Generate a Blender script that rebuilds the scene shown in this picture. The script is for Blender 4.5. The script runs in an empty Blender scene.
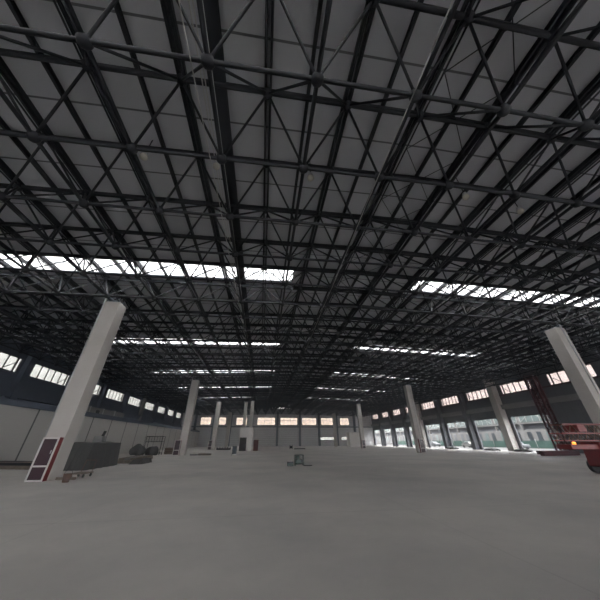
import bpy, bmesh, math, random
from mathutils import Vector, Matrix
random.seed(7)
sc = bpy.context.scene
COL = sc.collection
PI = math.pi

# ------------------------------------------------------------------ camera
CP, CY, CR, CH = .519, .1376, -.0045, 1.65
fw = Vector((math.sin(CY)*math.cos(CP), math.cos(CY)*math.cos(CP), math.sin(CP)))
rt = Vector((math.cos(CY), -math.sin(CY), 0)); up = rt.cross(fw)
r2 = rt*math.cos(CR)+up*math.sin(CR); u2 = -rt*math.sin(CR)+up*math.cos(CR)
cam_d = bpy.data.cameras.new('camera'); cam = bpy.data.objects.new('camera', cam_d); COL.objects.link(cam)
cam.matrix_world = Matrix(((r2.x, u2.x, -fw.x, 0), (r2.y, u2.y, -fw.y, 0), (r2.z, u2.z, -fw.z, CH), (0, 0, 0, 1)))
cam_d.sensor_width = 36; cam_d.lens = 246.856*36/600; cam_d.clip_end = 2000; cam_d.clip_start = .05
sc.camera = cam

# ------------------------------------------------------------------ world, exposure
SKY = 10.0
w = bpy.data.worlds.new('sky'); sc.world = w; w.use_nodes = True
bg = w.node_tree.nodes['Background']; bg.inputs[0].default_value = (.95, .965, 1.0, 1); bg.inputs[1].default_value = SKY
sc.view_settings.view_transform = 'Standard'; sc.view_settings.look = 'None'
sc.view_settings.exposure = -0.32; sc.view_settings.gamma = 1.0; sc.view_settings.use_curve_mapping = False
sc.cycles.max_bounces = 8; sc.cycles.diffuse_bounces = 5; sc.cycles.transparent_max_bounces = 12
sc.cycles.use_denoising = True
sc.cycles.sample_clamp_indirect = 6

# ------------------------------------------------------------------ materials
def mat(name, col, rough=.7, metal=0, noise=None, bump=0, spec=.5):
    """noise = (scale, amount, second colour) mixes wear or stains into the colour"""
    m = bpy.data.materials.new(name); m.use_nodes = True; nt = m.node_tree; N = nt.nodes; L = nt.links
    b = N['Principled BSDF']; b.inputs['Roughness'].default_value = rough; b.inputs['Metallic'].default_value = metal
    b.inputs['Specular IOR Level'].default_value = spec
    b.inputs['Base Color'].default_value = (*col, 1)
    if noise:
        s, amt, c2 = noise
        tc = N.new('ShaderNodeTexCoord'); n = N.new('ShaderNodeTexNoise'); n.inputs['Scale'].default_value = s; n.inputs['Detail'].default_value = 6
        n.inputs['Roughness'].default_value = .62
        rp = N.new('ShaderNodeMapRange'); rp.inputs['From Min'].default_value = .38; rp.inputs['From Max'].default_value = .68
        rp.inputs['To Max'].default_value = amt
        mx = N.new('ShaderNodeMix'); mx.data_type = 'RGBA'
        mx.inputs[6].default_value = (*col, 1); mx.inputs[7].default_value = (*c2, 1)
        L.new(tc.outputs['Object'], n.inputs['Vector']); L.new(n.outputs['Fac'], rp.inputs['Value'])
        L.new(rp.outputs['Result'], mx.inputs[0]); L.new(mx.outputs[2], b.inputs['Base Color'])
        if bump:
            bp = N.new('ShaderNodeBump'); bp.inputs['Strength'].default_value = bump
            L.new(n.outputs['Fac'], bp.inputs['Height']); L.new(bp.outputs['Normal'], b.inputs['Normal'])
    return m

def add_lines(m, axis, pitch, phase, width, dark, use='Object'):
    """joint lines every pitch metres along an axis, multiplied into the colour"""
    nt = m.node_tree; N = nt.nodes; L = nt.links; b = N['Principled BSDF']
    tc = N.new('ShaderNodeTexCoord'); sp = N.new('ShaderNodeSeparateXYZ'); L.new(tc.outputs[use], sp.inputs[0])
    a = N.new('ShaderNodeMath'); a.operation = 'ADD'; a.inputs[1].default_value = -phase+pitch*1000; L.new(sp.outputs[axis], a.inputs[0])
    mo = N.new('ShaderNodeMath'); mo.operation = 'MODULO'; mo.inputs[1].default_value = pitch; L.new(a.outputs[0], mo.inputs[0])
    lt = N.new('ShaderNodeMath'); lt.operation = 'LESS_THAN'; lt.inputs[1].default_value = width; L.new(mo.outputs[0], lt.inputs[0])
    mx = N.new('ShaderNodeMix'); mx.data_type = 'RGBA'; mx.blend_type = 'MULTIPLY'
    L.new(lt.outputs[0], mx.inputs[0]); mx.inputs[7].default_value = (dark, dark, dark, 1)
    src = b.inputs['Base Color']
    if src.is_linked: L.new(src.links[0].from_socket, mx.inputs[6])
    else: mx.inputs[6].default_value = src.default_value
    L.new(mx.outputs[2], b.inputs['Base Color'])

def pane_mat(name, tint, trans=.75, diff=None):
    """dusty translucent glazing: part of the light passes straight, part is scattered"""
    m = bpy.data.materials.new(name); m.use_nodes = True; nt = m.node_tree; N = nt.nodes; L = nt.links
    N.remove(N['Principled BSDF']); out = N['Material Output']
    t = N.new('ShaderNodeBsdfTransparent'); t.inputs[0].default_value = (*tint, 1)
    d = N.new('ShaderNodeBsdfTranslucent'); d.inputs[0].default_value = (*(diff or tint), 1)
    mx = N.new('ShaderNodeMixShader'); mx.inputs[0].default_value = 1-trans
    tc = N.new('ShaderNodeTexCoord'); n = N.new('ShaderNodeTexNoise'); n.inputs['Scale'].default_value = .9; n.inputs['Detail'].default_value = 4
    mr = N.new('ShaderNodeMapRange'); mr.inputs['From Min'].default_value = .35; mr.inputs['From Max'].default_value = .65
    mr.inputs['To Min'].default_value = 1; mr.inputs['To Max'].default_value = .86
    ml = N.new('ShaderNodeMix'); ml.data_type = 'RGBA'; ml.blend_type = 'MULTIPLY'; ml.inputs[0].default_value = 1
    ml.inputs[6].default_value = (*tint, 1)
    L.new(tc.outputs['Object'], n.inputs['Vector']); L.new(n.outputs['Fac'], mr.inputs['Value']); L.new(mr.outputs['Result'], ml.inputs[7])
    L.new(ml.outputs[2], t.inputs[0])
    L.new(t.outputs[0], mx.inputs[1]); L.new(d.outputs[0], mx.inputs[2]); L.new(mx.outputs[0], out.inputs[0])
    return m

M = {}
M['floor'] = mat('trowelled concrete', (.56, .525, .49), .62, noise=(.22, .95, (.40, .385, .37)), spec=.35)
add_lines(M['floor'], 1, 6.3, 2.0, .035, .84); add_lines(M['floor'], 0, 8.9, 4.2, .03, .88)
M['deck'] = mat('roof deck sheet', (.54, .555, .59), .75, noise=(.35, .5, (.47, .485, .52)))
add_lines(M['deck'], 1, 2.656, 5.52, .07, .25)
M['steel'] = mat('dark grey painted steel', (.015, .017, .022), .5, .0, noise=(1.4, .6, (.010, .011, .014)), spec=.3)
M['steel_b'] = mat('blue grey painted steel', (.10, .115, .135), .45)
M['galv'] = mat('galvanised steel', (.42, .43, .44), .4, .6)
M['plaster'] = mat('painted concrete column', (.50, .475, .45), .75, noise=(.8, .5, (.40, .38, .36)))
M['concrete'] = mat('grey concrete', (.24, .24, .235), .8, noise=(.9, .6, (.17, .17, .17)))
M['conc_dark'] = mat('dark stained concrete', (.13, .135, .145), .8, noise=(.9, .6, (.09, .095, .105)))
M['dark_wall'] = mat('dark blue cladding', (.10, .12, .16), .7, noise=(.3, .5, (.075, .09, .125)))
M['panel'] = mat('white insulated panel', (.47, .46, .44), .6, noise=(.25, .4, (.42, .41, .40)))
add_lines(M['panel'], 1, 4.62, 2.12, .2, .2)
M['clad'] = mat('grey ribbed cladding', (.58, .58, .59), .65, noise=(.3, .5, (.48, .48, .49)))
add_lines(M['clad'], 2, .62, 0, .06, .55)
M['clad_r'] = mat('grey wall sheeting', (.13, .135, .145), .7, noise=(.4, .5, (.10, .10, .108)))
add_lines(M['clad_r'], 1, 1.1, 0, .04, .7)
M['frame'] = mat('dark window frame', (.05, .035, .035), .5)
M['frame_l'] = mat('grey window frame', (.16, .17, .18), .5)
M['pane_w'] = pane_mat('dusty white pane', (.37, .37, .355), .8)
M['pane_p'] = pane_mat('dusty pane with pink sky tint', (.44, .40, .385), .8)  # pinkish glow of the sky beyond is put into the tint
M['pane_f'] = pane_mat('dusty pane with warm sky tint', (.42, .38, .345), .8)  # warm sky glow at the far end is put into this tint
M['skylight'] = pane_mat('translucent roof sheet', (.90, .90, .89), .45, (.88, .88, .87))
M['red'] = mat('red enamel', (.20, .022, .022), .45, noise=(2, .5, (.12, .015, .018)))
M['maroon'] = mat('dark red painted steel', (.075, .018, .022), .55, noise=(2, .6, (.05, .015, .02)))
M['white'] = mat('white paint', (.62, .60, .58), .5)
M['glass_dark'] = mat('dark cabinet glass', (.055, .03, .038), .15)
M['tarp'] = mat('dark grey tarpaulin', (.062, .062, .06), .85, noise=(1.2, .7, (.04, .04, .04)), bump=.3)
M['timber'] = mat('weathered timber', (.20, .165, .13), .8, noise=(3, .7, (.10, .085, .07)))
M['rust'] = mat('rusty steel', (.14, .075, .05), .8, noise=(4, .7, (.06, .045, .04)))
M['black'] = mat('black rubber', (.02, .02, .02), .7)
M['green'] = mat('dark green enamel', (.03, .055, .045), .45)
M['lampglass'] = mat('unlit lamp globe', (.62, .60, .52), .25)
M['cable'] = mat('pale cable sheath', (.45, .45, .43), .6)
M['asphalt'] = mat('outdoor concrete yard', (.11, .11, .105), .85, noise=(.4, .6, (.08, .08, .08)))
M['yard'] = mat('added pale bounce apron', (.60, .58, .55), .85, noise=(.4, .6, (.5, .48, .46)))  # unseen rear ground, made pale to bounce light into the hall
M['bldg'] = mat('darkened building render', (.13, .125, .12), .8, noise=(.3, .5, (.10, .098, .095)))  # surfaces seen outdoors are darkened in colour to tame bright daylight
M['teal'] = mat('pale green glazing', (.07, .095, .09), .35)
M['netting'] = mat('green site netting', (.02, .06, .045), .8, noise=(1.5, .6, (.05, .075, .065)))
M['carpaint'] = mat('silver car paint', (.10, .105, .11), .4)
M['window_dark'] = mat('dark window glass', (.03, .035, .04), .3)
M['white_out'] = mat('chalky white trim', (.2, .2, .19), .7)

def glow(name, col, s):
    m = bpy.data.materials.new(name); m.use_nodes = True; b = m.node_tree.nodes['Principled BSDF']
    b.inputs['Base Color'].default_value = (*col, 1); b.inputs['Emission Color'].default_value = (*col, 1); b.inputs['Emission Strength'].default_value = s
    return m
M['beacon'] = glow('lit orange lamp', (1, .32, .06), 3)

# ------------------------------------------------------------------ mesh helpers
class MB:
    def __init__(s): s.v = []; s.f = []; s.sm = []
    def box(s, x0, x1, y0, y1, z0, z1, top=None):
        """axis box; top=(x0,x1,y0,y1) gives the upper face its own rectangle"""
        t = top or (x0, x1, y0, y1); n = len(s.v)
        s.v += [(x0, y0, z0), (x1, y0, z0), (x1, y1, z0), (x0, y1, z0), (t[0], t[2], z1), (t[1], t[2], z1), (t[1], t[3], z1), (t[0], t[3], z1)]
        s.f += [(n, n+3, n+2, n+1), (n+4, n+5, n+6, n+7), (n, n+1, n+5, n+4), (n+1, n+2, n+6, n+5), (n+2, n+3, n+7, n+6), (n+3, n, n+4, n+7)]
        s.sm += [False]*6
        return s
    def tube(s, a, b, r, n=8, r1=None, caps=True):
        a = Vector(a); b = Vector(b); d = (b-a).normalized(); r1 = r if r1 is None else r1
        p = d.orthogonal().normalized(); q = d.cross(p); k = len(s.v)
        for i in range(n):
            an = 2*PI*i/n; o = p*math.cos(an)+q*math.sin(an)
            s.v += [tuple(a+o*r), tuple(b+o*r1)]
        for i in range(n):
            j = (i+1) % n; s.f.append((k+2*i, k+2*j, k+2*j+1, k+2*i+1)); s.sm.append(True)
        if caps:
            s.f.append(tuple(k+2*i for i in reversed(range(n)))); s.f.append(tuple(k+2*i+1 for i in range(n))); s.sm += [False, False]
        return s
    def bar(s, a, b, w, h):
        """rectangular bar from a to b, w across, h upright"""
        a = Vector(a); b = Vector(b); d = (b-a).normalized(); ref = Vector((0, 0, 1)) if abs(d.z) < .95 else Vector((0, 1, 0))
        p = d.cross(ref).normalized()*w/2; q = p.normalized().cross(d)*h/2; k = len(s.v)
        for c in (a, b):
            s.v += [tuple(c-p-q), tuple(c+p-q), tuple(c+p+q), tuple(c-p+q)]
        s.f += [(k, k+1, k+2, k+3), (k+7, k+6, k+5, k+4), (k, k+4, k+5, k+1), (k+1, k+5, k+6, k+2), (k+2, k+6, k+7, k+3), (k+3, k+7, k+4, k)]
        s.sm += [False]*6
        return s
    def ball(s, c, r, n=8, m=5, zs=1):
        k = len(s.v); s.v.append((c[0], c[1], c[2]+r*zs))
        for i in range(1, m):
            t = PI*i/m
            for j in range(n):
                a = 2*PI*j/n; s.v.append((c[0]+r*math.sin(t)*math.cos(a), c[1]+r*math.sin(t)*math.sin(a), c[2]+r*zs*math.cos(t)))
        s.v.append((c[0], c[1], c[2]-r*zs)); e = len(s.v)-1
        for j in range(n): s.f.append((k, k+1+j, k+1+(j+1) % n)); s.sm.append(True)
        for i in range(m-2):
            for j in range(n):
                a = k+1+i*n+j; b = k+1+i*n+(j+1) % n; s.f.append((a, a+n, b+n, b)); s.sm.append(True)
        q = k+1+(m-2)*n
        for j in range(n): s.f.append((q+j, e, q+(j+1) % n)); s.sm.append(True)
        return s
    def lathe(s, c, prof, n=16):
        """prof = [(radius, z)] from top to bottom about the vertical through c"""
        k = len(s.v)
        for r, z in prof:
            for j in range(n):
                a = 2*PI*j/n; s.v.append((c[0]+r*math.cos(a), c[1]+r*math.sin(a), c[2]+z))
        for i in range(len(prof)-1):
            for j in range(n):
                a = k+i*n+j; b = k+i*n+(j+1) % n; s.f.append((a, a+n, b+n, b)); s.sm.append(True)
        s.f.append(tuple(k+j for j in range(n))); s.f.append(tuple(k+(len(prof)-1)*n+j for j in reversed(range(n)))); s.sm += [False, False]
        return s
    def build(s, name, m, parent=None, bevel=0, **tags):
        me = bpy.data.meshes.new(name); me.from_pydata(s.v, [], s.f); me.materials.append(m)
        me.polygons.foreach_set('use_smooth', s.sm); me.update()
        o = bpy.data.objects.new(name, me); COL.objects.link(o)
        if parent: o.parent = parent; o.matrix_parent_inverse = Matrix.Translation(-parent.location)
        if bevel:
            md = o.modifiers.new('bevel', 'BEVEL'); md.width = bevel; md.segments = 2; md.limit_method = 'ANGLE'
        for k, v in tags.items(): o[k] = v
        return o

def thing(name, label, cat, loc, group=None, kind=None):
    o = bpy.data.objects.new(name, None); COL.objects.link(o); o.location = loc
    o.empty_display_size = .3
    o['label'] = label; o['category'] = cat
    if group: o['group'] = group
    if kind: o['kind'] = kind
    return o

def struct(name, mb, m, parent=None):
    return mb.build(name, m, parent, kind='structure')

XL, XR, YF, YB = -30.1, 44.0, 106.8, -35.6       # the hall: left wall, right wall, far wall, wall behind the camera
RIDGE = 6.9
def zdeck(x): return 13.38-.030*abs(x-RIDGE)
def zfr(x): return -.020*abs(x-RIDGE)
BAY = 8.9

# ------------------------------------------------------------------ floor, ground
mb = MB(); mb.box(XL-.3, XR+.3, YB-.3, YF+.3, -.3, 0); struct('floor', mb, M['floor'])
struct('ground', MB().box(XR+.4, 190, YB-.4, 260, -.4, -.1), M['asphalt'])
struct('ground', MB().box(-150, 190, -190, YB-.4, -.4, -.1), M['yard'])

# ------------------------------------------------------------------ roof deck with openings for the skylights
SKYY = [15.0+15.94*k for k in range(-2, 6)]  # rows out of view at the rear are added to bring in light
SKW = 2.1
SKX = ((-20.5, 1.7), (12.2, 31.3))
def deck_piece(mb, x0, x1, y0, y1, t=.12):
    n = len(mb.v)
    mb.v += [(x0, y0, zdeck(x0)), (x1, y0, zdeck(x1)), (x1, y1, zdeck(x1)), (x0, y1, zdeck(x0)),
             (x0, y0, zdeck(x0)+t), (x1, y0, zdeck(x1)+t), (x1, y1, zdeck(x1)+t), (x0, y1, zdeck(x0)+t)]
    mb.f += [(n, n+3, n+2, n+1), (n+4, n+5, n+6, n+7), (n, n+1, n+5, n+4), (n+1, n+2, n+6, n+5), (n+2, n+3, n+7, n+6), (n+3, n, n+4, n+7)]
    mb.sm += [False]*6
mb = MB()
xs = [XL-.3, SKX[0][0], SKX[0][1], RIDGE, SKX[1][0], SKX[1][1], XR+.3]
ys = [YB-.3]
for y in SKYY: ys += [y, y+SKW]
ys += [YF+.3]
for i in range(len(xs)-1):
    for j in range(len(ys)-1):
        if j % 2 == 1 and i in (1, 4): continue
        deck_piece(mb, xs[i], xs[i+1], ys[j], ys[j+1])
ceiling = struct('ceiling', mb, M['deck'])
wn = 0
def next_window():
    global wn; wn += 1; return 'window_%d' % wn
for y in SKYY:
    for (x0, x1) in SKX:
        mb = MB()
        # upstand frame: two long curbs following the slope and glazing bars between
        m2 = MB(); n = 14
        for yy in (y+.04, y+SKW-.04):
            m2.bar((x0, yy, zdeck(x0)+.02), (x1, yy, zdeck(x1)+.02), .08, .16)
        for k in range(n+1):
            x = x0+(x1-x0)*k/n; m2.bar((x, y, zdeck(x)+.03), (x, y+SKW, zdeck(x)+.03), .06, .08)
        m2.bar((x0, y+SKW/2, zdeck(x0)), (x1, y+SKW/2, zdeck(x1)), .05, .06)
        fr = struct(next_window(), m2, M['steel_b'])
        m3 = MB(); deck_piece(m3, x0, x1, y, y+SKW, .02)
        m3.build('skylight_sheet', M['skylight'], fr)

# ------------------------------------------------------------------ walls
def bays(): return [(BAY*k, BAY*(k+1)) for k in range(-4, 12)]
def opening_wall(name, x0, x1, m, sill, head, door=None, hw=3.15, off=0):
    """long side wall between x0 and x1, with a clerestory opening in each bay and doors in some"""
    mb = MB(); top = 12.9
    mb.box(x0, x1, YB, YF, head, top)
    for k, (a, b) in enumerate(bays()):
        kk = k-4; c = (a+b)/2
        mb.box(x0, x1, max(a, YB), c+off-hw, sill, head); mb.box(x0, x1, c+off+hw, b, sill, head)
        if door and kk in door:
            mb.box(x0, x1, a, b, 5.2, sill); mb.box(x0, x1, a, c-3.25, 0, 5.2); mb.box(x0, x1, c+3.25, b, 0, 5.2)
        else:
            mb.box(x0, x1, max(a, YB), b, 0, sill)
    return struct(name, mb, m)
DOORS = set(range(4, 12)) | set(range(-4, 2))  # unseen bays get added doorways that let light in
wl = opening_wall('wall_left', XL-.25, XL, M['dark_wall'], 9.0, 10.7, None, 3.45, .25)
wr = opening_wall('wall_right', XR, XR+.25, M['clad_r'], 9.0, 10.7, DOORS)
def side_window(x, c, pane, fm, n, hw=3.15):
    m2 = MB(); h0, h1 = 9.0, 10.7; a, b = c-hw, c+hw
    m2.box(x-.06, x+.06, b-.62, b-.42, h0, h1)
    m2.box(x-.05, x+.05, a, b, h0, h0+.08); m2.box(x-.05, x+.05, a, b, h1-.08, h1)
    for k in range(n+1):
        y = a+.05+(b-a-.1-.5)*k/n; m2.box(x-.05, x+.05, y-.06, y+.06, h0, h1)
    m2.box(x-.05, x+.05, b-.08, b, h0, h1)
    m2.bar((x+(.06 if x < 0 else -.06), b-1.9, h0+.15), (x+(.06 if x < 0 else -.06), b-.6, h0+1.1), .07, .07)     # stay rod
    fr = struct(next_window(), m2, fm)
    MB().box(x-.01, x+.01, a, b, h0, h1).build('pane', pane, fr)
for k in range(-4, 12):
    c = BAY*(k+.5)
    side_window(XL-.12, c+.25, M['pane_w'], M['frame'], 5, 3.45)
    side_window(XR+.12, c, M['pane_p'], M['frame'], 5)

# far wall with individually spaced windows
FW = [(-23.0, -19.2), (-17.0, -13.7), (-9.9, -5.8), (-2.0, 4.85), (6.8, 13.6), (15.4, 21.15), (22.95, 27.8), (30.7, 34.4)]
FS, FH = 7.0, 9.65
LOW = [(22.2, 28.0), (30.9, 34.0)]
mb = MB(); y0, y1 = YF, YF+.25
mb.box(XL, XR, y0, y1, FH, 12.9); px = XL
for a, b in FW: mb.box(px, a, y0, y1, FS, FH); px = b
mb.box(px, XR, y0, y1, FS, FH)
mb.box(XL, XR, y0, y1, 3.0, FS); mb.box(XL, XR, y0, y1, 0, 1.9); px = XL
for a, b in LOW: mb.box(px, a, y0, y1, 1.9, 3.0); px = b
mb.box(px, XR, y0, y1, 1.9, 3.0)
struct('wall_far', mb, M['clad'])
for a, b in FW:
    m2 = MB(); y = YF+.1; n = max(3, round((b-a)/1.3))
    m2.box(a, b, y-.05, y+.05, FS, FS+.1); m2.box(a, b, y-.05, y+.05, FH-.1, FH); m2.box(a, b, y-.04, y+.04, FS+1.6, FS+1.68)
    for k in range(n+1):
        x = a+.05+(b-a-.1)*k/n; m2.box(x-.05, x+.05, y-.05, y+.05, FS, FH)
    fr = struct(next_window(), m2, M['frame_l']); MB().box(a, b, y-.01, y+.01, FS, FH).build('pane', M['pane_f'], fr)
for a, b in LOW:
    m2 = MB(); y = YF+.1
    for k in range(7):
        x = a+.03+(b-a-.06)*k/6; m2.box(x-.04, x+.04, y-.05, y+.05, 1.9, 3.0)
    m2.box(a, b, y-.05, y+.05, 1.9, 1.98); m2.box(a, b, y-.05, y+.05, 2.92, 3.0)
    fr = struct(next_window(), m2, M['frame_l']); MB().box(a, b, y-.01, y+.01, 1.9, 3.0).build('pane', M['pane_w'], fr)
mb = MB().box(XL, XR, YB-.25, YB, 9.0, 12.9); px = XL          # loading doors added behind the camera, left open to let in light
for a, b in ((-29, -16), (-15, 0), (1, 14), (15, 29), (30, 43)): mb.box(px, a, YB-.25, YB, 0, 9.0); px = b
mb.box(px, XR, YB-.25, YB, 0, 9.0)
struct('wall_near', mb, M['clad_r'])
# beams running along the walls
struct('trim_1', MB().box(XL, XL+.5, YB, YF, 6.3, 7.1), M['dark_wall'])
struct('trim_2', MB().box(XR-.55, XR, YB, YF, 6.55, 7.3), M['concrete'])
struct('trim_3', MB().box(XL, XR, YF-.35, YF, 6.2, 6.6), M['steel_b'])
struct('trim_4', MB().box(XL, XL+.06, YB, YF, 8.86, 9.0), M['steel_b'])
struct('trim_5', MB().box(XR-.12, XR, YB, YF, 8.84, 8.98), M['maroon'])

# white partition wall of tall panels in front of the left wall, with its dark capping
PX = -22.0
struct('wall_partition', MB().box(PX-.12, PX, YB, 103.0, 0, 4.45), M['panel'])
struct('trim_6', MB().box(PX-.35, PX+.12, YB, 103.0, 4.45, 4.95), M['dark_wall'])
struct('trim_7', MB().box(XL+.6, PX-.35, YB, 103.0, 4.6, 4.75), M['dark_wall'])

# ------------------------------------------------------------------ space frame
MX, MY, GX, GY = 3.0, 2.656, -.573, 4.2157
ZT, ZB = 12.86, 10.70
IA, JA = range(-9, 15), range(-14, 39)
IB, JB = range(-9, 14), range(-14, 39)
def nA(i, j): x = GX+MX*i; return Vector((x, GY+MY*j, ZT+zfr(x)))
def nB(i, j): x = GX+MX*(i+.5); return Vector((x, GY+MY*(j-.5), ZB+zfr(x)))
def seen(p):
    d = p-Vector((0, 0, CH)); z = d.dot(fw)
    if z < .5: return False
    return abs(d.dot(r2)/z) < 1.25 and abs(d.dot(u2)/z) < 1.0
frame = thing('space_frame', 'dark steel double-layer space frame of tubes and ball joints under the whole roof', 'roof truss', (GX, GY, ZB))
def chord(name, pts, r, twin=0):
    m = MB()
    for a, b in zip(pts[:-1], pts[1:]):
        for o in ((-twin, twin) if twin else (0,)): m.tube(a+Vector((o, 0, 0)), b+Vector((o, 0, 0)), r, 8, caps=False)
    m.build(name, M['steel'], frame)
for j in JA: chord('top_chord', [nA(i, j) for i in IA], .07)
for i in IA: chord('top_chord', [nA(i, j) for j in JA], .035, .09)
for j in JB: chord('bottom_chord', [nB(i, j) for i in IB], .068)
for i in IB: chord('bottom_chord', [nB(i, j) for j in JB], .068)
webs = []
for j in JB:
    for i in IB:
        b = nB(i, j)
        for di in (0, 1):
            for dj in (-1, 0):
                if i+di in IA and j+dj in JA: webs.append((b, nA(i+di, j+dj)))
C0 = Vector((0, 0, CH))
webs.sort(key=lambda e: ((e[0]+e[1])/2-C0).length + (0 if seen((e[0]+e[1])/2) else 1000))
for a, b in webs[:100]: MB().tube(a, b, .045, 8).build('web_strut', M['steel'], frame)
m = MB()
for a, b in webs[100:]: m.tube(a, b, .045, 6, caps=False)
m.build('web_struts', M['steel'], frame, kind='stuff')
nodes = [nA(i, j) for i in IA for j in JA]+[nB(i, j) for i in IB for j in JB]
nodes.sort(key=lambda p: (p-C0).length+(0 if seen(p) else 1000))
for p in nodes[:100]: MB().ball(p, .19, 12, 8).build('ball_joint', M['steel'], frame)
m = MB()
for p in nodes[100:]: m.ball(p, .19, 8, 5)
m.build('ball_joints', M['steel'], frame, kind='stuff')

# purlins on short posts, running down the hall under the deck
k = 0
for i in range(-19, 30):
    x = GX+1.5*i
    if x < XL+.3 or x > XR-.3: continue
    wide = (i == -1); twin = (i % 2 == 0)
    if wide: x -= .24
    wdt = .42 if wide else .12
    zt = zdeck(x)-.02; h = .26 if wide else .2
    m = MB()
    if twin:
        for o in (-.09, .09): m.box(x+o-.035, x+o+.035, YB, YF, zt-h, zt)
    else:
        m.box(x-wdt/2, x+wdt/2, YB, YF, zt-h, zt-h+.03); m.box(x-wdt/2, x+wdt/2, YB, YF, zt-.03, zt); m.box(x-.03, x+.03, YB, YF, zt-h+.03, zt-.03)
    if i % 2 == 0:
        for j in JA: m.tube((x, GY+MY*j, ZT+zfr(x)), (x, GY+MY*j, zt-h), .04, 6, caps=False)
    m.build('wide_purlin' if wide else 'purlin', M['steel'], ceiling)

# cross beams under the deck over every line of top joints
for j in JA:
    y = GY+MY*j; m = MB()
    for a, b in ((XL+.1, RIDGE), (RIDGE, XR-.1)): m.bar((a, y, zdeck(a)-.30), (b, y, zdeck(b)-.30), .13, .2)
    m.build('cross_beam', M['steel'], ceiling)
# thin crossed tie rods under the deck right of the ridge
for j in range(-2, 14):
    y = GY+MY*j; m = MB()
    for a, b in (((5.6, y+1.3), (8.4, y+MY+1.3)), ((8.4, y+1.3), (5.6, y+MY+1.3))): m.tube((a[0], a[1], 12.95), (b[0], b[1], 12.95), .018, 6)
    m.build('tie_rod', M['steel'], ceiling)

# ------------------------------------------------------------------ columns
def prism(m, x0, x1, y0, y1, z0, z1): m.box(x0, x1, y0, y1, z0, z1)
SIDES = {-1: 'left', 1: 'right'}
ORD = ['nearest', 'second nearest', 'third nearest', 'farthest']
def hydrant(x0, x1, y0, y1, h, label, group, face=-1):
    t = thing('fire_hose_cabinet', label, 'fire hose cabinet', ((x0+x1)/2, (y0+y1)/2, 0), group)
    MB().box(x0, x1, y0+.04, y1, 0.02, h).build('cabinet_body', M['red'], t, bevel=.01)
    d = MB(); s = .07; zm = h*.34
    d.box(x0, x1, y0, y0+.04, .02, .02+s); d.box(x0, x1, y0, y0+.04, h-s, h); d.box(x0, x1, y0, y0+.04, zm-s/2, zm+s/2)
    d.box(x0, x0+s, y0, y0+.04, .02+s, h-s); d.box(x1-s, x1, y0, y0+.04, .02+s, h-s)
    df = d.build('door_frame', M['white'], t)
    MB().box(x0+s, x1-s, y0+.02, y0+.035, .02+s, zm-s/2).build('lower_door', M['glass_dark'], t)
    g = MB().box(x0+s, x1-s, y0+.02, y0+.035, zm+s/2, h-s).build('upper_door', M['glass_dark'], t)
    MB().box(x1-s-.09, x1-s-.06, y0-.01, y0+.02, h*.62, h*.70).build('handle', M['galv'], g)
def column(x, y, s, k):
    where = SIDES[s]; full = f'{ORD[k]} tall square white column of the {where} row inside the hall'
    t = thing('column', full, 'column', (x, y, 0), f'{where} row of square white columns')
    hw = .45
    MB().box(x-hw-.02, x+hw+.02, y-hw, y+hw, 0, 9.98).build('shaft', M['plaster'], t, bevel=.03)
    c = MB().box(x-.36, x+.36, y-.36, y+.36, 9.98, 10.06)
    pts = [nB(i, j) for i in IB for j in JB]; pts.sort(key=lambda p: (Vector((p.x, p.y, 0))-Vector((x, y, 0))).length)
    cap = c.build('bearing_plate', M['steel_b'], t)
    m = MB()
    for dx, dy in ((-.25, -.25), (.25, -.25), (-.25, .25), (.25, .25)): m.tube((x+dx, y+dy, 10.06), (x+dx, y+dy, 10.3), .035)
    for p in pts[:2]: m.tube((x, y, 10.06), p, .07)
    m.build('support_struts', M['steel_b'], cap)
    if s < 0:
        MB().tube((x-hw-.09, y-hw+.08, 0), (x-hw-.09, y-hw+.08, 10.4), .045).build('downpipe', M['galv'], t)
    else:
        MB().tube((x+.12, y-hw-.06, 0), (x+.12, y-hw-.06, 10.2), .045).build('downpipe', M['galv'], t)
for k in range(4):
    y = 16.3+25.2*k+.45
    column(-10.65 if k == 0 else -10.75, y, -1, k); column(24.6, y, 1, k)
hydrant(-10.95, -10.2, 15.95, 16.27, 1.86, 'red fire hose cabinet with white door frame at the foot of the nearest left column', 'fire hose cabinets')
for k in (1, 2):
    y = 16.3+25.2*k
    hydrant(-11.75, -10.95, y-.42, y-.08, 1.86, f'dark fire hose cabinet against the {ORD[k]} column of the left row', 'fire hose cabinets')
    hydrant(24.2, 25.0, y-.42, y-.08, 1.86, f'dark fire hose cabinet against the {ORD[k]} column of the right row', 'fire hose cabinets')
# slender pair of posts beside the white booth
for x, y, l in ((-4.4, 68.5, 'left'), (-2.7, 66.5, 'right')):
    t = thing('column', f'slender grey column rising behind the white booth, {l} one of the pair', 'column', (x, y, 0), 'pair of slender columns behind the booth')
    MB().box(x-.38, x+.38, y-.38, y+.38, 0, 10.2).build('shaft', M['plaster'], t, bevel=.03)
    MB().box(x-.5, x+.5, y-.5, y+.5, 10.2, 10.32).build('bearing_plate', M['steel_b'], t)

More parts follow.
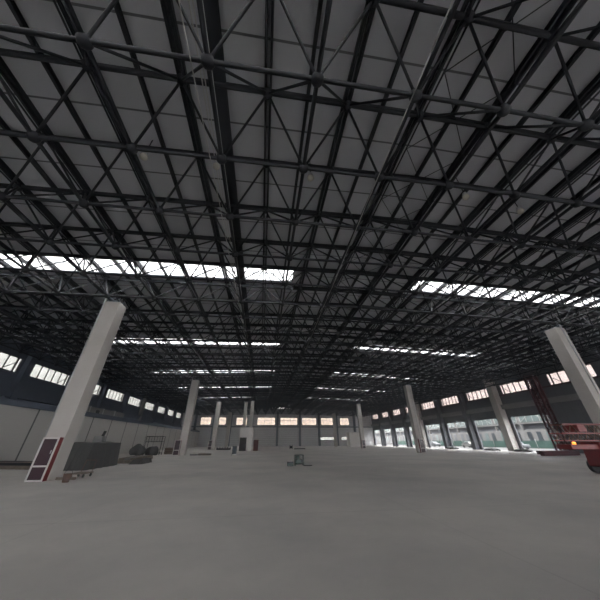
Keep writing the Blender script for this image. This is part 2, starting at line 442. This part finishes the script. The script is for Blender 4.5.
# wall columns on the bay lines
NTH = ['first', 'second', 'third', 'fourth', 'fifth', 'sixth', 'seventh', 'eighth', 'ninth', 'tenth', 'eleventh', 'twelfth', 'thirteenth']
for k in range(0, 12):
    y = BAY*k
    if k >= 2:
        light = k in (5, 8)
        # left wall: dark steel stanchions above the partition roof
        MB().box(XL+.02, XL+.62, y-.45, y+.45, 0, 12.0).build('wall_column', M['dark_wall'] if not k == 8 else M['concrete'],
            label=f'dark steel stanchion against the left wall between high windows, {NTH[k-2]} from the camera', category='column', group='stanchions of the left wall')
    if k >= 3 and k != 4:
        hw = .62 if k == 5 else .5
        MB().box(XR-1.15 if k == 5 else XR-.85, XR-.02, y-hw, y+hw, 0, 12.0).build('wall_column', M['plaster'] if k in (5, 8) else M['conc_dark'],
            label=(f'pale square concrete column against the right wall between two wide doorways' if k == 5 else f'grey concrete column against the right wall, {NTH[k-3]} one from the camera'), category='column', group='wall columns of the right wall')
for n, x in enumerate((-24.6, -18.1, -11.8, -3.9, 5.8, 14.5, 22.05, 29.2, 36.5)):
    MB().box(x-.4, x+.4, YF-.65, YF-.02, 0, 11.5).build('wall_column', M['steel_b'],
        label=f'narrow blue grey stanchion against the far wall, {NTH[n]} from its left end', category='column', group='stanchions of the far wall')

# ------------------------------------------------------------------ lamps and cables under the frame
for n, (x, y, l) in enumerate(((-5.5, 6.66, 'leftmost'), (-2.62, 6.68, 'second from left'), (1.42, 6.68, 'third'),
                  (8.98, 6.68, 'fourth'), (12.35, 7.08, 'rightmost'))):
    z = 11.86
    t = thing('pendant_lamp', f'small round hall lamp under the roof frame, {l} in the line of five', 'lamp', (x, y, z), 'round lamps hanging in a line across the roof')
    MB().tube((x, y, z+.12), (x, y, zdeck(x)-.02), .02, 6).build('stem', M['steel'], t)
    MB().lathe((x, y, z), [(.05, .22), (.09, .18), (.10, .06), (.13, .04), (.13, .0)], 16).build('housing', M['galv'], t)
    MB().ball((x, y, z-.09), .15, 16, 10).build('globe', M['lampglass'], t)
def cable(pts, r, lab, grp):
    m = MB()
    for a, b in zip(pts[:-1], pts[1:]): m.tube(a, b, r, 6)
    m.build('cable', M['cable'], label=lab, category='cable', group=grp)
def run(x, z, y0, y1, sag=.25, drift=0):
    out = []
    n = 24
    for k in range(n+1):
        t = k/n; out.append((x+drift*t, y0+(y1-y0)*t, z-sag*abs(math.sin(t*PI*3))))
    return out
cable(run(-2.5, 10.18, -3, 28, .08, .5), .016, 'thin pale cable slung below the roof frame, left of the conduit bundle', None)
cable(run(3.5, 10.18, -3, 26, .08, .6), .016, 'thin pale cable slung alone below the frame to the right of the middle', None)
for n, x in enumerate((-2.84, -2.72, -2.44)):
    m = MB().tube((x, YB+.3, 12.55-.05*n), (x, 60, 12.55-.05*n), .022, 6)
    m.build('conduit', M['cable'], label=f'pale conduit running down the hall under the wide purlin, {("left","middle","right")[n]} of three', category='conduit', group='conduits under the wide purlin')

# ------------------------------------------------------------------ booths
def booth(x0, x1, y0, y1, h, label, door, dm):
    t = thing('booth', label, 'booth', ((x0+x1)/2, (y0+y1)/2, 0))
    MB().box(x0, x1, y0, y1, 0, h).build('walls', M['white'], t, bevel=.03)
    MB().box(x0-.1, x1+.1, y0-.1, y1+.1, h, h+.12).build('roof_slab', M['panel'], t)
    if door:
        d = MB().box(door[0], door[1], y0-.05, y0-.002, 0.01, door[2]).build('door', dm, t)
        MB().box(door[1]-.2, door[1]-.1, y0-.1, y0-.05, 1.0, 1.12).build('handle', M['galv'], d)
booth(-4.35, -1.75, 57.0, 59.8, 4.0, 'tall white booth with a dark doorway standing in the middle distance', (-4.2, -2.9, 2.3), M['tarp'])
booth(27.1, 30.4, 85.0, 88, 3.9, 'pale grey box cabin at the far end beside a right row column', None, None)
t = thing('control_cabinet', 'rusty red upright cabinet standing right of the white booth', 'cabinet', (-.9, 57.2, 0))
MB().box(-1.45, -.55, 57.0, 57.6, 0, 1.9).build('cabinet_body', M['rust'], t, bevel=.02)
MB().box(-1.38, -.62, 56.96, 57.0, .2, 1.8).build('door', M['maroon'], t)

# ------------------------------------------------------------------ clutter on the left
def lumpy(x0, x1, y0, y1, h, seed, nx=24, ny=14, top=.06, flare=.25):
    """cloth draped over a box: heightfield top with skirts that flare to the floor"""
    rnd = random.Random(seed); m = MB(); idx = {}
    ph = [rnd.uniform(0, 6) for _ in range(6)]
    for a in range(nx+1):
        for b in range(ny+1):
            u, v = a/nx, b/ny; eu = min(u, 1-u)*nx; ev = min(v, 1-v)*ny; e = min(eu, ev)
            z = h*(0 if e < .5 else 1)+(top*math.sin(u*9+ph[0])*math.sin(v*7+ph[1]) if e > 1 else 0)
            z *= 1-.06*(.5+.5*math.sin(u*4+ph[2]))*(1 if e > .5 else 0)
            inset = .0 if e < .5 else flare
            x = x0+(x1-x0)*(u if e < .5 else u); y = y0+(y1-y0)*v
            wob = .10*math.sin(a*1.9+ph[3])+.08*math.sin(b*2.3+ph[4])
            if e < .5:
                x += (-1 if u < .5 else 1)*(.0 if 0 < a < nx else abs(wob)); y += (-1 if v < .5 else 1)*(0 if 0 < b < ny else abs(wob))
            idx[a, b] = len(m.v); m.v.append((x, y, max(z, 0.005)))
    for a in range(nx):
        for b in range(ny):
            m.f.append((idx[a, b], idx[a+1, b], idx[a+1, b+1], idx[a, b+1])); m.sm.append(False)
    base = [idx[a, 0] for a in range(nx+1)]+[idx[nx, b] for b in range(1, ny+1)]+[idx[a, ny] for a in range(nx-1, -1, -1)]+[idx[0, b] for b in range(ny-1, 0, -1)]
    m.f.append(tuple(reversed(base))); m.sm.append(False)
    return m
tp = lumpy(-13.9, -11.6, 21.6, 26.2, 1.62, 3)
tp.build('tarpaulin_pile', M['tarp'], label='large dark grey tarpaulin covering a waist-high stack behind the nearest left column', category='tarpaulin')
t = thing('pump', 'small pale machine standing behind the dark tarpaulin by the white panels', 'machine', (-14.3, 27.4, 0))
MB().box(-14.8, -13.8, 27.1, 27.8, 0, 1.5).build('body', M['galv'], t, bevel=.04)
MB().box(-14.7, -13.95, 27.2, 27.7, 1.5, 2.1).build('hood', M['concrete'], t, bevel=.05)
MB().tube((-14.1, 27.4, 2.1), (-14.0, 27.4, 2.5), .12).build('cap', M['black'], t)
# low stacks
def plank(x0, y0, x1, y1, z, w, h, m, lab, cat, grp, name):
    MB().bar((x0, y0, z), (x1, y1, z), w, h).build(name, m, bevel=.01, label=lab, category=cat, group=grp)
for n in range(4):
    plank(-12.6+.45*n, 27.4, -13.3+.5*n, 35.0-.4*n, .10, .38, .18, M['timber'], f'weathered plank in the low stack past the tarpaulin, {NTH[n]} from left, bottom layer', 'plank', 'planks past the tarpaulin', 'plank')
for n in range(3):
    plank(-12.4+.5*n, 28.3, -13.0+.5*n, 34.2, .29, .4, .16, M['concrete'] if n == 1 else M['timber'], f'grey board on top of the low plank stack, {("left","middle","right")[n]} one', 'plank', 'planks past the tarpaulin', 'plank')
lumpy(-10.75, -9.9, 26.4, 28.8, .36, 9, 14, 10).build('sheet_heap', M['tarp'], label='crumpled dark sheet lying at the near end of the low plank stack', category='sheet')
def bag_heap(x, y, z, r, lab, seed):
    rnd = random.Random(seed); bm = bmesh.new(); bmesh.ops.create_icosphere(bm, subdivisions=3, radius=1)
    for v in bm.verts:
        k = 1+.16*math.sin(v.co.x*5+seed)*math.cos(v.co.y*4)+rnd.uniform(-.04, .04)
        v.co = Vector((v.co.x*r*k, v.co.y*r*k*.9, max(v.co.z, -.55)*r*k*.85))
        v.co += Vector((x, y, z+.46*r))
    me = bpy.data.meshes.new('rubbish_bag'); bm.to_mesh(me); bm.free(); me.materials.append(M['tarp'])
    zmin = min(v.co.z for v in me.vertices)
    for v in me.vertices: v.co.z -= zmin
    me.update(); o = bpy.data.objects.new('rubbish_bag', me); COL.objects.link(o); o['label'] = lab; o['category'] = 'bag'; o['group'] = 'bags by the white panels'
bag_heap(-16.7, 42.3, 0, .95, 'big dark bag slumped at the left in front of the wheeled rack', 2)
bag_heap(-14.8, 42.3, 0, .8, 'smaller dark bag in front of the wheeled rack by the white panels', 5)
t = thing('wheeled_rack', 'dark tubular wheeled rack with a wire basket beside the white panels', 'rack', (-15.2, 43.9, 0))
rx0, rx1, ry0, ry1 = -16.4, -14.2, 43.4, 44.4
for x in (rx0, rx1):
    for y in (ry0, ry1):
        MB().tube((x, y, .12), (x, y, 2.35), .035).build('post', M['steel'], t)
        MB().tube((x-.03, y, .1), (x+.03, y, .1), .1, 12).build('wheel', M['black'], t)
m = MB()
for z in (.25, 1.65, 2.33):
    for a, b in (((rx0, ry0), (rx1, ry0)), ((rx1, ry0), (rx1, ry1)), ((rx1, ry1), (rx0, ry1)), ((rx0, ry1), (rx0, ry0))): m.tube((*a, z), (*b, z), .03, 6)
for q in range(7):
    x = rx0+(rx1-rx0)*q/6; m.tube((x, ry0, 1.65), (x, ry0, 2.33), .02, 6)
m.build('basket', M['steel'], t)
# bundle of dark bars left of the nearest column
for n in range(6):
    a = random.uniform(-.12, .12)
    plank(-21.4+.1*n, 24.4+.42*n, -14.4-.35*n, 22.6+.5*n+a, .12+.16*(n % 2), .22, .2, M['steel'] if n % 3 else M['timber'], f'dark beam on the floor left of the nearest column, {NTH[n]} from the front', 'beam', 'beams on the floor at far left', 'beam')
# items beside foot of nearest left column
t = thing('bucket', 'small brownish bucket on the floor right of the nearest left column', 'bucket', (-9.05, 15.75, 0))
MB().lathe((-9.05, 15.75, 0), [(.17, .34), (.18, .33), (.13, .0)], 18).build('pail', M['rust'], t)
m = MB(); pr_ = [(-9.05+.17*math.cos(a), 15.75, .33+.16*math.sin(a)) for a in [PI*q/10 for q in range(11)]]
for a, b in zip(pr_[:-1], pr_[1:]): m.tube(a, b, .01, 6)
m.build('bail_handle', M['steel'], t)
t = thing('hand_cart', 'small low hand cart parked between the nearest left column and the tarpaulin', 'cart', (-9.55, 17.6, 0))
MB().box(-9.9, -9.2, 17.3, 18.2, .16, .22).build('deck', M['timber'], t)
for x in (-9.85, -9.25):
    for y in (17.42, 18.08): MB().tube((x-.025, y, .08), (x+.025, y, .08), .08, 12).build('wheel', M['black'], t)
m = MB()
for x in (-9.82, -9.28): m.tube((x, 18.15, .2), (x, 18.3, .75), .018, 6)
m.tube((-9.82, 18.3, .75), (-9.28, 18.3, .75), .018, 6); m.build('handle', M['rust'], t)
MB().bar((-10.2, 16.9, .05), (-9.2, 16.7, .05), .12, .1).build('timber_offcut', M['timber'], label='short timber offcut lying against the foot of the nearest left column', category='timber')

# ------------------------------------------------------------------ generator set in the middle of the floor
t = thing('generator', 'small dark green wheeled generator standing alone in the middle of the floor', 'generator', (3.0, 22.6, 0))
g0, g1, h0, h1 = 2.68, 3.32, 22.35, 22.85
for x in (g0, g1):
    for y in (h0, h1): MB().tube((x, y, 0), (x, y, .72), .022, 8).build('post', M['green'], t)
m = MB()
for z in (.12, .70):
    for a, b in (((g0, h0), (g1, h0)), ((g1, h0), (g1, h1)), ((g1, h1), (g0, h1)), ((g0, h1), (g0, h0))): m.tube((*a, z), (*b, z), .02, 8)
m.build('rail', M['green'], t)
MB().box(g0+.06, g1-.22, h0+.06, h1-.06, .14, .44).build('motor', M['green'], t, bevel=.03)
MB().box(g0+.08, g0+.34, h0+.05, h1-.05, .46, .66).build('fuel_tank', M['green'], t, bevel=.03)
MB().tube((g1-.13, h0+.1, .3), (g1-.13, h1-.1, .3), .11, 14).build('alternator', M['black'], t)
MB().bar((3.3, 22.3, .03), (3.95, 22.2, .03), .05, .05).build('floor_bar', M['steel'], label='short dark bar lying on the floor right of the green generator', category='bar')
t = thing('toolbox', 'small dark toolbox on the floor left of the green generator', 'toolbox', (2.3, 22.5, 0))
MB().box(2.08, 2.52, 22.35, 22.65, .0, .2).build('tray', M['green'], t, bevel=.015)
MB().box(2.07, 2.53, 22.34, 22.66, .205, .27).build('lid', M['black'], t, bevel=.015)
m = MB(); m.tube((2.2, 22.5, .27), (2.2, 22.5, .33), .012, 6); m.tube((2.4, 22.5, .27), (2.4, 22.5, .33), .012, 6); m.tube((2.2, 22.5, .33), (2.4, 22.5, .33), .014, 6); m.build('handle', M['galv'], t)
# small far items
t = thing('cable_reel', 'small dark cable reel on the floor far behind the green generator', 'reel', (6.9, 66, 0))
for x in (6.62, 7.18): MB().tube((x-.03, 66, .45), (x+.03, 66, .45), .45, 18).build('flange', M['black'], t)
MB().tube((6.65, 66, .45), (7.15, 66, .45), .26, 14).build('wound_cable', M['steel'], t)
MB().bar((7.6, 66, .1), (10.2, 66.1, .1), .25, .2).build('beam', M['steel'], label='low dark steel beam on the floor right of the far cable reel', category='beam')
t = thing('barrel_cart', 'grey drum on a two wheeled cart standing left of the white booth', 'drum', (-3.5, 39.8, 0))
MB().lathe((-3.5, 39.8, .18), [(.3, .9), (.31, .88), (.29, .6), (.31, .58), (.29, .3), (.31, .02), (.3, 0)], 20).build('drum', M['steel_b'], t)
MB().box(-3.85, -3.15, 39.5, 40.1, .12, .17).build('platform', M['galv'], t)
for x in (-3.8, -3.2): MB().tube((x-.03, 39.8, .1), (x+.03, 39.8, .1), .1, 12).build('wheel', M['black'], t)
m = MB()
for x in (-3.75, -3.25): m.tube((x, 40.12, .15), (x, 40.25, 1.2), .02, 6)
m.build('handle', M['galv'], t)
for n, (x, y, sx, sy, h, nm, mt, lab, cat) in enumerate((
        (-7.6, 41.5, 1.6, .9, .22, 'pallet', 'timber', 'low wooden pallet on the floor between the left row and the booth', 'pallet'),
        (-13.5, 46.0, 1.4, 1.0, .85, 'crate', 'rust', 'rusty brown crate left of the second left column', 'crate'),
        (-8.2, 66.0, 3.0, 1.0, .5, 'pallet_stack', 'tarp', 'low dark pallet stack far off beside the third left column', 'pallet'),
        (-9.0, 41.3, .9, .7, .16, 'pallet', 'concrete', 'flat grey pallet at the right foot of the second left column', 'pallet'))):
    t = thing(nm, lab, cat, (x, y, 0))
    if nm == 'crate':
        MB().box(x-sx/2, x+sx/2, y-sy/2, y+sy/2, .08, h).build('crate_box', M[mt], t)
        m = MB()
        for q in range(3): m.box(x-sx/2-.03, x+sx/2+.03, y-sy/2-.03, y-sy/2, .12+q*.27, .28+q*.27)
        m.build('slat', M['timber'], t)
        MB().box(x-sx/2, x+sx/2, y-sy/2, y+sy/2, 0, .07).build('skid', M['timber'], t)
    else:
        for q in range(3):
            yy = y-sy/2+.06+q*(sy-.12)/2; MB().box(x-sx/2, x+sx/2, yy-.05, yy+.05, 0, h*.6).build('skid', M[mt], t)
        m = MB()
        for q in range(6):
            xx = x-sx/2+.08+q*(sx-.16)/5; m.box(xx-.08, xx+.08, y-sy/2, y+sy/2, h*.6, h)
        m.build('deck_boards', M[mt], t)

# pale ventilation duct lying on the roof of the panelled rooms
t = thing('ventilation_duct', 'long pale box duct on the roof of the panelled rooms at the left wall', 'duct', (-24, 45, 5.6))
for n in range(4):
    y = 37.2+n*3.3
    MB().box(-24.6, -23.6, y, y+3.1, 4.75, 5.9).build('duct_section', M['concrete'], t, bevel=.03)
for n in range(3):
    y = 40.3+n*3.3
    MB().box(-24.65, -23.55, y-.03, y+.23, 4.75, 5.95).build('flange', M['galv'], t)
MB().box(-23.62, -23.56, 42.0, 42.8, 5.1, 5.6).build('grille', M['black'], t)

# ------------------------------------------------------------------ red machinery at right
t = thing('lattice_mast', 'dark red lattice mast standing against the right wall beside the first open doorway', 'mast', (43.0, 35.6, 0))
tx0, tx1, ty0, ty1 = 42.3, 43.0, 35.0, 36.3
MB().box(tx0-.15, tx1+.1, ty0-.2, ty1+.2, 0, .25).build('base', M['maroon'], t, bevel=.03)
for x in (tx0, tx1):
    for y in (ty0, ty1): MB().box(x-.1, x+.1, y-.1, y+.1, .25, 10.8).build('chord', M['maroon'], t)
m = MB(); n = 9
for q in range(n):
    z0 = .4+q*1.15; z1 = z0+1.15
    for (a, b) in (((tx0, ty0), (tx1, ty0)), ((tx0, ty0), (tx0, ty1)), ((tx1, ty1), (tx0, ty1)), ((tx1, ty0), (tx1, ty1))):
        p, r_ = (a, b) if q % 2 else (b, a)
        m.bar((*p, z0), (*r_, z1), .09, .09); m.bar((*a, z1), (*b, z1), .08, .08)
m.build('lacing', M['maroon'], t)
MB().box(42.35, 42.7, 35.2, 38.2, 10.2, 10.6).build('head_arm', M['maroon'], t)

t = thing('boom_lift', 'red machine with a lattice boom at the right edge by the nearest right column', 'boom lift', (20.4, 14.2, 0))
MB().box(18.95, 21.6, 13.7, 14.8, .32, 1.55, (19.0, 21.5, 13.75, 14.75)).build('chassis', M['red'], t, bevel=.05)
for x in (19.4, 21.1):
    for y in (13.62, 14.88): MB().tube((x, y-.12, .32), (x, y+.12, .32), .32, 20).build('wheel', M['black'], t)
bx0, bx1, by0, by1, bz0, bz1, bz2 = 17.0, 21.8, 13.9, 14.6, 1.55, 1.98, 2.45
m = MB()
for z in (bz0+.06, bz1, bz2):
    for y in (by0, by1): m.bar((bx0+(.3 if z > 2.2 else 0), y, z), (bx1, y, z), .06, .06)
boom = m.build('boom_chord', M['red'], t)
m = MB()
for q in range(8):
    x = bx0+.3+q*.56
    for y in (by0, by1):
        m.bar((x, y, bz0+.06), (x+.28, y, bz1), .035, .035); m.bar((x+.28, y, bz1), (x+.56, y, bz0+.06), .035, .035)
        m.bar((x, y, bz2), (x+.28, y, bz1), .035, .035); m.bar((x+.28, y, bz1), (x+.56, y, bz2), .035, .035)
    m.bar((x, by0, bz2), (x, by1, bz2), .035, .035)
m.build('boom_lacing', M['rust'], boom)
MB().box(17.2, 19.1, 13.85, 14.65, 1.18, 1.42).build('outrigger_beam', M['red'], t, bevel=.02)
MB().box(18.2, 18.75, 13.84, 14.66, 2.05, 2.4).build('control_box', M['red'], t, bevel=.02)
l_ = MB().lathe((17.65, 14.0, 1.42), [(.05, .13), (.08, .1), (.08, .0)], 14).build('beacon', M['beacon'], t)
# low red steel pieces by the doorway
for n, (x0, y0_, x1, y1_, z, w_) in enumerate(((33.0, 30.2, 38.4, 30.6, .25, .5), (36.0, 33.4, 41.0, 33.8, .22, .42))):
    MB().bar((x0, y0_, z), (x1, y1_, z), w_, z*2-.02).build('steel_girder', M['maroon'], label=f'dark red steel girder on the floor towards the right doorways, {("nearer", "farther")[n]} of two', category='girder', group='red girders on the floor', bevel=.02)

# rubble and items along the right doorway sills
for n, (k, dy, nm) in enumerate(((4, 1.5, 'debris'), (5, -1, 'debris'), (6, .8, 'debris'))):
    rnd = random.Random(n); y = BAY*(k+.5)+dy; bm = bmesh.new()
    bmesh.ops.create_icosphere(bm, subdivisions=3, radius=1)
    for v in bm.verts:
        q = 1+rnd.uniform(-.18, .18); v.co = Vector((v.co.x*.7*q, v.co.y*1.6*q, max(0, v.co.z)*.45*q)); v.co += Vector((XR-1.8, y, 0))
    me = bpy.data.meshes.new('rubble_heap'); bm.to_mesh(me); bm.free(); me.materials.append(M['concrete'])
    o = bpy.data.objects.new('rubble_heap', me); COL.objects.link(o)
    o['label'] = f'low rubble heap inside the right wall at the {("first", "second", "third")[n]} open doorway'; o['category'] = 'rubble'; o['group'] = 'rubble at the doorways'; o['kind'] = 'stuff'

# ------------------------------------------------------------------ outside, beyond the right doorways
BX = 66.0
t = thing('neighbouring_building', 'long pale two storey building with green glazed upper band across the yard', 'building', (BX+5, 85, -.1))
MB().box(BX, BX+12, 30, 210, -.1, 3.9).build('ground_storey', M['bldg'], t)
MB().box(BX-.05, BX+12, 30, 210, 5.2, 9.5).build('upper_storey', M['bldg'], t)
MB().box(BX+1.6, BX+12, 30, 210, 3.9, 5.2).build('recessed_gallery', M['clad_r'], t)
m = MB()
for q in range(23): y = 31+q*8; m.box(BX-.02, BX+.4, y-.25, y+.25, 3.9, 5.2)
m.build('gallery_posts', M['bldg'], t)
for q in range(22):
    y = 31.5+q*8
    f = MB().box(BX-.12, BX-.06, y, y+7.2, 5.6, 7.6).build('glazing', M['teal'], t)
    m = MB(); z0, z1 = 5.6, 7.6
    for s in range(5): m.box(BX-.2, BX-.12, y+s*1.75, y+s*1.75+.12, z0, z1)
    m.bar((BX-.16, y+.1, z0), (BX-.16, y+3.6, z1), .1, .1); m.bar((BX-.16, y+3.6, z1), (BX-.16, y+7.1, z0), .1, .1)
    m.build('glazing_bars', M['white_out'], f)
    for s in range(3):
        MB().box(BX-.06, BX-.01, y+.6+s*2.4, y+1.7+s*2.4, 1.2, 3.4).build('window', M['window_dark'] if (q+s) % 3 else M['teal'], t)
t = thing('site_fence', 'green netted site fence standing in the yard in front of the pale building', 'fence', (62, 90, -.1))
for q in range(20):
    y = 45+q*4
    MB().box(61.97, 62.03, y+.1, y+3.9, .05, 1.5).build('net_panel', M['netting'], t)
m = MB()
for q in range(21): m.tube((62, 45+q*4, -.1), (62, 45+q*4, 1.8), .05, 6)
m.build('posts', M['white_out'], t)
def car(x, y, lab, paint):
    t = thing('car', lab, 'car', (x, y, -.1), 'cars parked in the yard')
    z = -.1; m = MB()
    prof = [(-2.2, .35), (-2.2, .75), (-1.9, .9), (-1.0, .98), (-.45, 1.42), (.9, 1.45), (1.6, 1.0), (2.15, .92), (2.25, .6), (2.2, .35)]
    k = len(prof)
    for s in (-.85, .85):
        for (a, b) in prof: m.v.append((x+s*(.86 if b > 1.2 else 1), y+a, z+b))
    m.f.append(tuple(range(k))); m.f.append(tuple(range(2*k-1, k-1, -1))); m.sm += [False]*2
    for q in range(k): m.f.append((q, q+k, (q+1) % k+k, (q+1) % k)); m.sm.append(False)
    m.build('body', paint, t, bevel=.05)
    MB().box(x-.88, x+.88, y-.6, y+1.15, z+1.0, z+1.3, (x-.78, x+.78, y-.4, y+.85)).build('side_windows', M['window_dark'], t)
    for a in (-1.35, 1.4):
        for s in (-.78, .78): MB().tube((x+s-.1, y+a, z+.32), (x+s+.1, y+a, z+.32), .32, 16).build('wheel', M['black'], t)
car(56.5, 56.5, 'silver car parked in the yard, seen through the second open doorway', M['carpaint'])
car(56.0, 70.5, 'white car parked in the yard, seen through a middle doorway', M['white_out'])
car(57.0, 88.0, 'silver car parked in the yard, seen through a far doorway', M['carpaint'])

# ------------------------------------------------------------------ thin dusty haze filling the hall
hz = bpy.data.materials.new('dusty air'); hz.use_nodes = True; nt = hz.node_tree
nt.nodes.remove(nt.nodes['Principled BSDF'])
vs = nt.nodes.new('ShaderNodeVolumeScatter'); vs.inputs['Color'].default_value = (.74, .87, 1.0, 1); vs.inputs['Density'].default_value = .0017; vs.inputs['Anisotropy'].default_value = .2
nt.links.new(vs.outputs[0], nt.nodes['Material Output'].inputs['Volume'])
MB().box(XL-.38, XR+.38, YB-.38, YF+.38, -.36, 14.0).build('haze', hz, kind='stuff', label='thin bluish dust haze filling the whole hall', category='haze')
